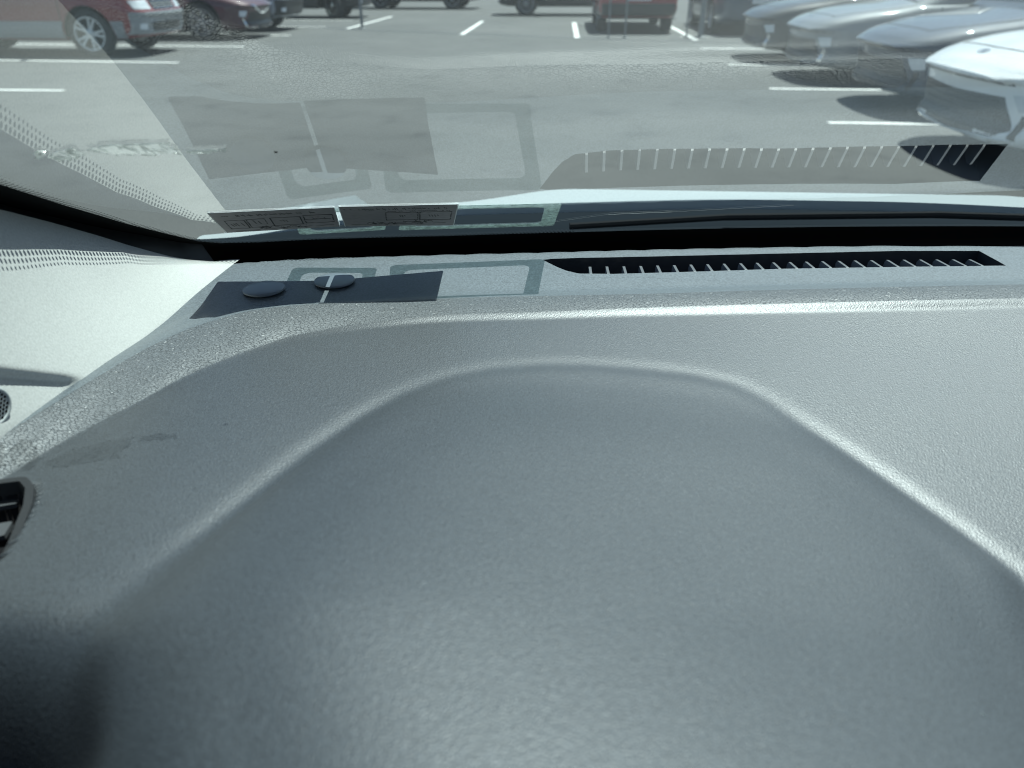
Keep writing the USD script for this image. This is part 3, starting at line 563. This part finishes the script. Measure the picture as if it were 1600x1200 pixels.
# windscreen
ed = A['edge']
left = [(-.20, -.28), (-.245, -.05), (-.275, .18)] + ed[:9].tolist()
edge_in = left + ed[9:].tolist() + [(.9, .90), (1.15, .82), (1.19, .70), (1.12, .3), (1.02, -.28)]
inner_p = Polygon(edge_in).buffer(0)
outer_p = Polygon([(-.36, -.36), (-.42, -.05), (-.46, .18), (-.49, .36), (-.51, .55), (-.51, .75), (-.49, .90), (-.42, .98), (-.1, 1.0), (.3, 1.03), (.8, 1.04), (1.2, 1.0), (1.34, .75), (1.3, .2), (1.2, -.36)])
pts, fc = flat_tri(outer_p.buffer(-.001), .02); P3 = on_glass(0)(pts); a = P3[fc]; nz = np.cross(a[:, 1] - a[:, 0], a[:, 2] - a[:, 0])[:, 2]; fc[nz < 0] = fc[nz < 0][:, ::-1]
ws = obj('windscreen', trimesh.Trimesh(P3, fc, process=False), m_glass, car, True)
obj('frit_band', slab(outer_p.difference(inner_p), on_glass(.0012), .012, 0, .0006, (0, 0, 1)), m_frit, ws, True)
el = LineString(left[2:] + ed[9:12].tolist()); dots = []
for row, (o, r) in enumerate(((.0016, .0014), (.0046, .00115), (.0074, .0009))):
    off = el.parallel_offset(o, 'right')
    n = int(off.length / .0044)
    for k in range(n):
        p = off.interpolate((k + .5 * (row % 2)) * .0044)
        th = np.linspace(0, 2 * math.pi, 8, endpoint=False); dots.append(np.c_[p.x + r * np.cos(th), p.y + r * np.sin(th)])
dv = np.vstack(dots); dz = on_glass(.0012)(dv); df = np.array([[8 * k, 8 * k + i, 8 * k + i + 1] for k in range(len(dots)) for i in range(1, 7)])
tag(obj('frit_dots', trimesh.Trimesh(dz, df, process=False), m_frit, ws, False), kind='stuff')
for poly_, nm in ((LineString(A['scratch'][:3]).buffer(.0003), 'scratch'), (LineString(A['scratch'][1:]).buffer(.00022), 'scratch')):
    obj(nm, slab(poly_, on_glass(.0006), .004, 0, .0002, (0, 0, 1)), m_film, ws, True)
# left pillar trim
B_, Q_ = A['border'][::-1], A['pillar_q']
bz_ = np.interp(B_[:, 1], [.376, .4416, .5309, .5925, .66], [Z0 + .019, Z0 + .014, Z0 + .008, Z0 + .003, Z0]); B3 = np.c_[B_, bz_]
B3 = np.vstack([[-.345, -.45, Z0 + .02], [-.345, .05, Z0 + .02], [-.3462, .25, Z0 + .02], B3])
Q3 = Q_.copy(); Q3[6] = (-.3838, .7357, .981); Q3[7] = (-.370, .760, .971); Q3 = np.vstack([[-.26, -.45, 1.37], [-.315, .05, 1.235], [-.355, .32, 1.138], Q3])
def arc(a, n):
    s = np.r_[0, np.cumsum(np.linalg.norm(np.diff(a, axis=0), axis=1))]; s /= s[-1]; f = PchipInterpolator(s, a); return f(np.linspace(0, 1, n))
yb3 = np.linspace(-.45, .775, 160)
def by_y(a, y): a = a[np.argsort(a[:, 1])]; return np.stack([PchipInterpolator(a[:, 1], a[:, i])(np.clip(y, a[0, 1], a[-1, 1])) for i in range(3)], -1)
Bc, Qc = by_y(B3, np.linspace(-.45, .7706, 400)), by_y(Q3, np.linspace(-.45, .772, 400))   # from behind the driver to the dashboard's front corner
VMAX = [1.2, 1.2, 1.2, 1.2, 1.2, 1.2, 1.2, 1.2, 1.2, 1.2, 1.2, 1.2, 1.2, 1.2, 1.2, 1.259, 1.294, 1.321, 1.32, 1.3, 1.26, 1.16, 1.02, 0.95]
vmx = PchipInterpolator(np.linspace(0, 1, len(VMAX)), VMAX)(np.linspace(0, 1, 400))[:, None]
vmn = -1.2 * (1 - smoothstep(.88, .985, np.linspace(0, 1, 400)))[:, None]
vv = (vmn + (vmx - vmn) * np.linspace(0, 1, 150)[None, :])[..., None]
PT = Bc[:, None] + (Qc - Bc)[:, None] * vv
PT[..., 0] -= .004 * np.sin(np.clip(vv[..., 0], 0, 1) * math.pi)
# the recessed sail panel round the tweeter
z1, z2 = 1.028 - .64 * (PT[..., 1] - .404), .985 - .30 * (PT[..., 1] - .397)
rec = smoothstep(0, .009, z1 - PT[..., 2]) * smoothstep(.012, -.012, PT[..., 1] - .462)
PT[..., 0] -= .0065 * rec
PT = PT[240:]
obj('pillar_trim', grid_mesh(PT), m_cream, car, True)
ti = np.unravel_index(np.argmin((PT[..., 1] - .391) ** 2 + (PT[..., 2] - 1.006) ** 2), PT.shape[:2]); tw = PT[ti] + [.0005, 0, 0]
tn = np.array([.985, -.17, 0]); t1 = np.array([.17, .985, 0]); t2 = np.array([0, 0, 1.])
tg = obj('tweeter_grille', [cyl(.0118, tw, tw + tn * .0022, 40), trimesh.creation.torus(.0118, .0012, transform=trimesh.geometry.align_vectors([0, 0, 1], tn) if False else np.vstack([np.c_[t1, t2, tn, tw + tn * .0018], [0, 0, 0, 1]]))], m_tweet, car, 40)
hol = []
for a_ in range(-5, 6):
    for b2 in range(-5, 6):
        u_, w_ = (a_ + b2 * .5) * .0027, b2 * .00234
        if math.hypot(u_, w_) < .0102: c_ = tw + t1 * u_ + t2 * w_; hol.append(cyl(.00098, c_ + tn * .0018, c_ + tn * .0024, 6))
tag(obj('grille_holes', hol, m_void, tg, False), kind='stuff')
def pillar_core(P_, s_):
    e_ = P_[:, -1]; rows = [P_[:, -2] + [-.002 * s_, 0, -.002], e_ + [-.002 * s_, 0, -.001]]
    for o in (.012, .06, .11):
        q = e_ + [-o * s_, 0, 0]; q[:, 2] = (glass_z(q[:, 0], q[:, 1]) if s_ > 0 else e_[:, 2] + .012 - o * .1) - .0025; rows.append(q)
    return grid_mesh(np.stack(rows + [rows[-1] + [-.02 * s_, 0, -.45]]), s_ < 0)
obj('pillar_body', pillar_core(PT, 1), m_black, car, 30)
# right pillar, roof, doors and seats of the same car
obj('roof_lining', [box(-.24, 1.08, -1.7, -.25, 1.395, 1.42)], m_cream, car)
obj('roof', [box(-.30, 1.14, -1.75, -.27, 1.425, 1.44)], m_white, car)
for s_, x0 in ((1, -.50), (-1, 1.32)):
    obj('door', [box(min(x0, x0 + s_ * .09), max(x0, x0 + s_ * .09), -1.3, .345, .30, 1.0), box(min(x0, x0 + s_ * .12), max(x0, x0 + s_ * .12), -1.3, .1, .62, .70)], m_black, car)
    obj('rear_pillar', [box(min(x0 + s_ * .06, x0 + s_ * .22), max(x0 + s_ * .06, x0 + s_ * .22), -1.75, -1.35, .9, 1.42)], m_cream, car)
    obj('door_pillar', [box(min(x0 + s_ * .1, x0 + s_ * .2), max(x0 + s_ * .1, x0 + s_ * .2), -.62, -.5, .9, 1.42)], m_cream, car)
rp = PT.copy(); rp[..., 0] = .84 - rp[..., 0]
obj('pillar_trim', grid_mesh(rp, True), m_cream, car, True)
obj('pillar_body', pillar_core(rp, -1), m_black, car, 30)
m_side = sheet('side_window_glass', (.30, .34, .335))
v_, f_ = flat_tri(Polygon([(-.40, .95), (1.24, .95), (1.05, 1.40), (-.21, 1.40)]), .2)
obj('rear_window', trimesh.Trimesh(np.c_[v_[:, 0], np.full(len(v_), -1.74), v_[:, 1]], f_, process=False), m_side, car, False)
for s_, x0 in ((1, -.46), (-1, 1.28)):
    w_ = Polygon([(-1.34, .90), (.33, .90), (.24, 1.12), (-.30, 1.40), (-1.34, 1.40)]); v_, f_ = flat_tri(w_, .2)
    obj('side_window', trimesh.Trimesh(np.c_[x0 + s_ * .10 * (v_[:, 1] - .9) / .5, v_], f_ if s_ > 0 else f_[:, ::-1], process=False), m_side, car, False)
def seat(cx, y):
    def rb(w, d, h):
        b = trimesh.creation.box([w, d, h]); b = b.subdivide().subdivide().subdivide(); v = b.vertices; q = v / (np.array([w, d, h]) / 2); ln = np.linalg.norm(q, ord=6, axis=1, keepdims=True); b.vertices = q / np.maximum(ln, 1e-6) * np.array([w, d, h]) / 2; return b
    c = rb(.50, .50, .16); c.apply_translation([cx, y, .48]); k = rb(.48, .14, .62); k.apply_transform(trimesh.transformations.rotation_matrix(.25, [1, 0, 0])); k.apply_translation([cx, y - .32, .80]); h = rb(.26, .10, .17); h.apply_translation([cx, y - .42, 1.2])
    return [c, k, h]
for cx, y in ((.0, -.45), (.82, -.45), (.42, -1.35)): obj('seat', seat(cx, y), m_black, car, 40)
obj('cabin_floor', [box(-.46, 1.28, -1.75, .35, .26, .30), box(-.46, 1.28, -1.78, -1.72, .30, .95)], m_black, car)
# bonnet, scuttle panel and wing outside
ht, hb, cm = A['hood_top'], A['hood_bot'], A['cowl_mid']
def byx(a, xs): return np.stack([PchipInterpolator(a[:, 0], a[:, i])(np.clip(xs, a[0, 0], a[-1, 0])) if i else xs for i in range(3)], -1)
def mirx(a): b = a[a[:, 0] < .38]; m_ = b[::-1].copy(); m_[:, 0] = .84 - m_[:, 0]; return np.vstack([b, m_])
ht = ht + np.c_[np.zeros((len(ht), 2)), .010 * smoothstep(-.3, .1, ht[:, 0])]; hb = hb + np.c_[np.zeros((len(hb), 2)), .006 * smoothstep(-.3, .1, hb[:, 0])]
ht, hb, cm = mirx(ht), mirx(hb), mirx(cm)
xs = np.linspace(-.51, 1.35, 110)
rows_ = []
r_hb, r_ht, r_cm = byx(hb, xs), byx(ht, xs), byx(cm, xs)
edge_w = 1 - smoothstep(.70, .93, np.abs(xs - .42))
f1 = r_ht.copy(); f1[:, 1] = r_ht[:, 1] * .6 + 1.95 * .4; f1[:, 2] = 1.25 + (r_ht[:, 2] - 1.25) * f1[:, 1] / r_ht[:, 1] - .018
f2 = f1.copy(); f2[:, 1] = 1.95; f2[:, 2] = 1.25 + (r_ht[:, 2] - 1.25) * 1.95 / r_ht[:, 1] - .06
f3 = f2.copy(); f3[:, 1] = 2.25 - .10 * np.abs(xs - .42); f3[:, 2] -= .13
f4 = f3.copy(); f4[:, 1] += .06; f4[:, 2] -= .25
lo = r_hb.copy(); lo[:, 2] -= .025
ctrl = np.stack([lo, r_hb + [0, 0, -.002], r_hb * .5 + r_ht * .5 + [0, 0, .0015], r_ht, f1, f2, f3, f4])
tt = np.array([0, .06, .2, .36, .55, .75, .92, 1.]); fine = PchipInterpolator(tt, ctrl, axis=0)(np.linspace(0, 1, 90))
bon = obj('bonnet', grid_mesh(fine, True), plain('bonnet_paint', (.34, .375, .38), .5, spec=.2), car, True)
m_wiper = plain('wiper_rubber', (.016, .018, .020), .8, spec=.08)
m_cowl = plain('scuttle_plastic', (.012, .017, .022), .9, spec=.06)
c0 = r_cm.copy(); c1 = r_hb + [0, .03, -.03]; c2 = r_cm + [0, -.07, -.012]; c3 = r_cm + [0, -.2, -.08]
cw = PchipInterpolator([0, .4, .6, 1], np.stack([c3, c2, c0, c1]), axis=0)(np.linspace(0, 1, 24))
obj('scuttle_panel', grid_mesh(cw, True), m_cowl, car, True)
wa = [np.array([.02, 1.06, .925]), np.array([.25, 1.09, .934]), np.array([.55, 1.10, .940]), np.array([.85, 1.09, .938])]
obj('wiper', [tube(wa, .005), tube([p + [0, .012, -.006] for p in wa[1:]], .003)], m_wiper, car)
wg = np.array([[-.51, 1.0, .905], [-.515, 1.3, .87], [-.52, 1.9, .74], [-.52, 2.2, .6]])
for s_ in (0, 1):
    q_ = np.stack([wg, wg + [-.05, 0, -.06], wg + [-.07, 0, -.4]]); 
    if s_: q_ = q_.copy(); q_[..., 0] = .84 - q_[..., 0]
    obj('wing', grid_mesh(q_, bool(s_)), m_white, car, True)

# ------------------------------------------------------------------ stickers and clear pockets on the glass
def quad(c):
    c = np.array(c); return lambda u, v: (c[0] * (1 - u) * (1 - v) + c[1] * u * (1 - v) + c[2] * u * v + c[3] * (1 - u) * v)
def sticker(key, label, prints):
    q = quad(A[key]); P = Polygon(A[key])
    t = obj('window_sticker', slab(P, on_glass(.0009), .01, 0, .0003, (0, 0, 1)), m_paper, None, True); tag(t, label, 'sticker', None)
    obj('paper_edge', slab(P.exterior.buffer(.0009), on_glass(.0007), .01, 0, .0003, (0, 0, 1)), m_edge, t, True)
    pcs = []
    for kind, *a in prints:
        if kind == 'box':
            u0, u1, v0, v1, w = a; r = [q(u0, v0), q(u1, v0), q(u1, v1), q(u0, v1), q(u0, v0)]; pcs.append(LineString(r).buffer(w))
        elif kind == 'line':
            u0, v0, u1, v1, w = a; pcs.append(LineString([q(u0, v0), q(u1, v1)]).buffer(w))
        else:
            u0, u1, v, h, n, seed = a; g = np.random.default_rng(seed); us = np.linspace(u0, u1, n)
            pts = [q(u, v + h * (g.random() - .5) * 2) for u in us]
            if kind == 'print':
                for k in range(0, n - 1):
                    if g.random() < .72: pcs.append(LineString([q(us[k], v - h * g.random()), q(us[k] + (u1 - u0) / n * .6, v + h * g.random())]).buffer(.0003))
            else: pcs.append(LineString(pts).buffer(.0003))
    obj('printing', slab(unary_union(pcs), on_glass(.0012), .01, 0, .0002, (0, 0, 1)), m_ink, t, True)
def ring_of(key, w, label):
    q = quad(A[key]); c = Polygon(A[key]); o = c.buffer(-.006).buffer(.006); i = c.buffer(-w).buffer(-.008).buffer(.008)
    t = obj('clear_pocket', slab(o.difference(i), on_glass(.0005), .006, 0, .0003, (0, 0, 1)), m_ring, None, True); tag(t, label, 'sticker pocket')
ring_of('ring1', .013, 'clear adhesive border on the glass behind the two grey stickers')
ring_of('ring2', .015, 'empty clear pocket with greenish border on the glass right of the grey stickers')
sticker('st1', 'grey inspection sticker at the left, with four printed boxes and handwriting', [
    ('box', .07, .23, .38, .80, .0005), ('box', .25, .40, .36, .78, .0005), ('box', .45, .70, .34, .74, .0005), ('box', .73, .97, .30, .70, .0005),
    ('print', .18, .84, .16, .05, 44, 1), ('print', .06, .14, .16, .02, 5, 2), ('print', .10, .21, .58, .12, 6, 3), ('print', .28, .38, .52, .12, 6, 4), ('print', .52, .62, .52, .05, 5, 5), ('print', .80, .92, .46, .06, 6, 6), ('line', .74, .52, .95, .50, .0003),
    ('hand', .31, .48, .80, .09, 16, 7), ('hand', .50, .72, .86, .10, 22, 8), ('line', .09, .93, .30, .93, .0004), ('line', .34, .90, .96, .86, .0003)])
sticker('st2', 'grey inspection sticker at the right, with two printed boxes and a signature', [
    ('box', .38, .66, .30, .68, .0005), ('box', .68, .96, .30, .68, .0005), ('print', .15, .92, .13, .05, 46, 11), ('print', .03, .10, .12, .02, 5, 12), ('print', .50, .56, .48, .05, 4, 13), ('print', .76, .86, .48, .06, 5, 14), ('print', .40, .95, .24, .02, 30, 15),
    ('hand', .20, .48, .84, .08, 24, 16), ('hand', .52, .80, .80, .10, 22, 17), ('line', .06, .90, .92, .86, .0003), ('line', .60, .40, .66, .90, .0002)])
def film(key, label, r=.0):
    P = Polygon(A[key]).buffer(0); P = P if P.geom_type == 'Polygon' else P.convex_hull; g = np.random.default_rng(3)
    b = np.array(P.exterior.segmentize(.004).coords); b += g.normal(0, .0005, b.shape); P = Polygon(b).buffer(.0003)
    def fn(p):
        s = on_glass(.0008)(p); return s
    t = tag(obj('film_scrap', slab(P, fn, .003, 0, .0003, (0, 0, 1)), m_film, None, True), label, 'film scrap')
    c0, c1 = np.array(P.exterior.coords).min(0), np.array(P.exterior.coords).max(0); pcs = []
    rp = g.normal(0, .00035, (len(P.exterior.coords), 2)); ex = np.array(P.exterior.coords)
    for k in range(0, len(ex) - 1):
        if g.random() < .5: pcs.append(LineString([ex[k] + rp[k], ex[k + 1] + rp[k + 1]]).buffer(.00012 + .00022 * g.random()))
    for k in range(30):
        x = c0[0] + (c1[0] - c0[0]) * g.random(); l = LineString([(x, c0[1]), (x + .004 * g.normal(), c1[1])]).intersection(P.buffer(-.0006))
        if l.length > .003:
            a_, b2 = sorted(g.random(2)); 
            if b2 - a_ > .2: pcs.append(shapely.ops.substring(l, a_, b2, normalized=True).buffer(.00009) if l.geom_type == 'LineString' else l.buffer(.00009))
    obj('wrinkle', slab(unary_union(pcs), on_glass(.0011), .003, 0, .0005, (0, 0, 1)), m_filmedge, t, True)
film('residue', 'wrinkled strip of torn clear film on the upper left of the windscreen')
film('residue2', 'small curled whitish film scrap at the left edge of the windscreen')
film('curl', 'tiny bright curl of film at the far left edge of the windscreen')
film('residue3', 'short torn film scrap on the glass in front of the dashboard shadow')
def fleck(c, fn, r, label, mat):
    rg = Point(*c).buffer(r, 8).difference(Point(*c).buffer(r * .55, 8)); tag(obj('fleck', slab(rg, fn, .001, .0004, .0005, (0, 0, 1)), mat, None, False), label, 'fleck')
fleck(A['chip'][0], on_glass(.0008), .0011, 'tiny dark ring shaped chip on the windscreen above the left sensor reflection', m_frit)
fleck(A['sparkle'][0], on_dash, .0009, 'tiny shiny clear fleck lying on the near dashboard at lower right', m_chrome)
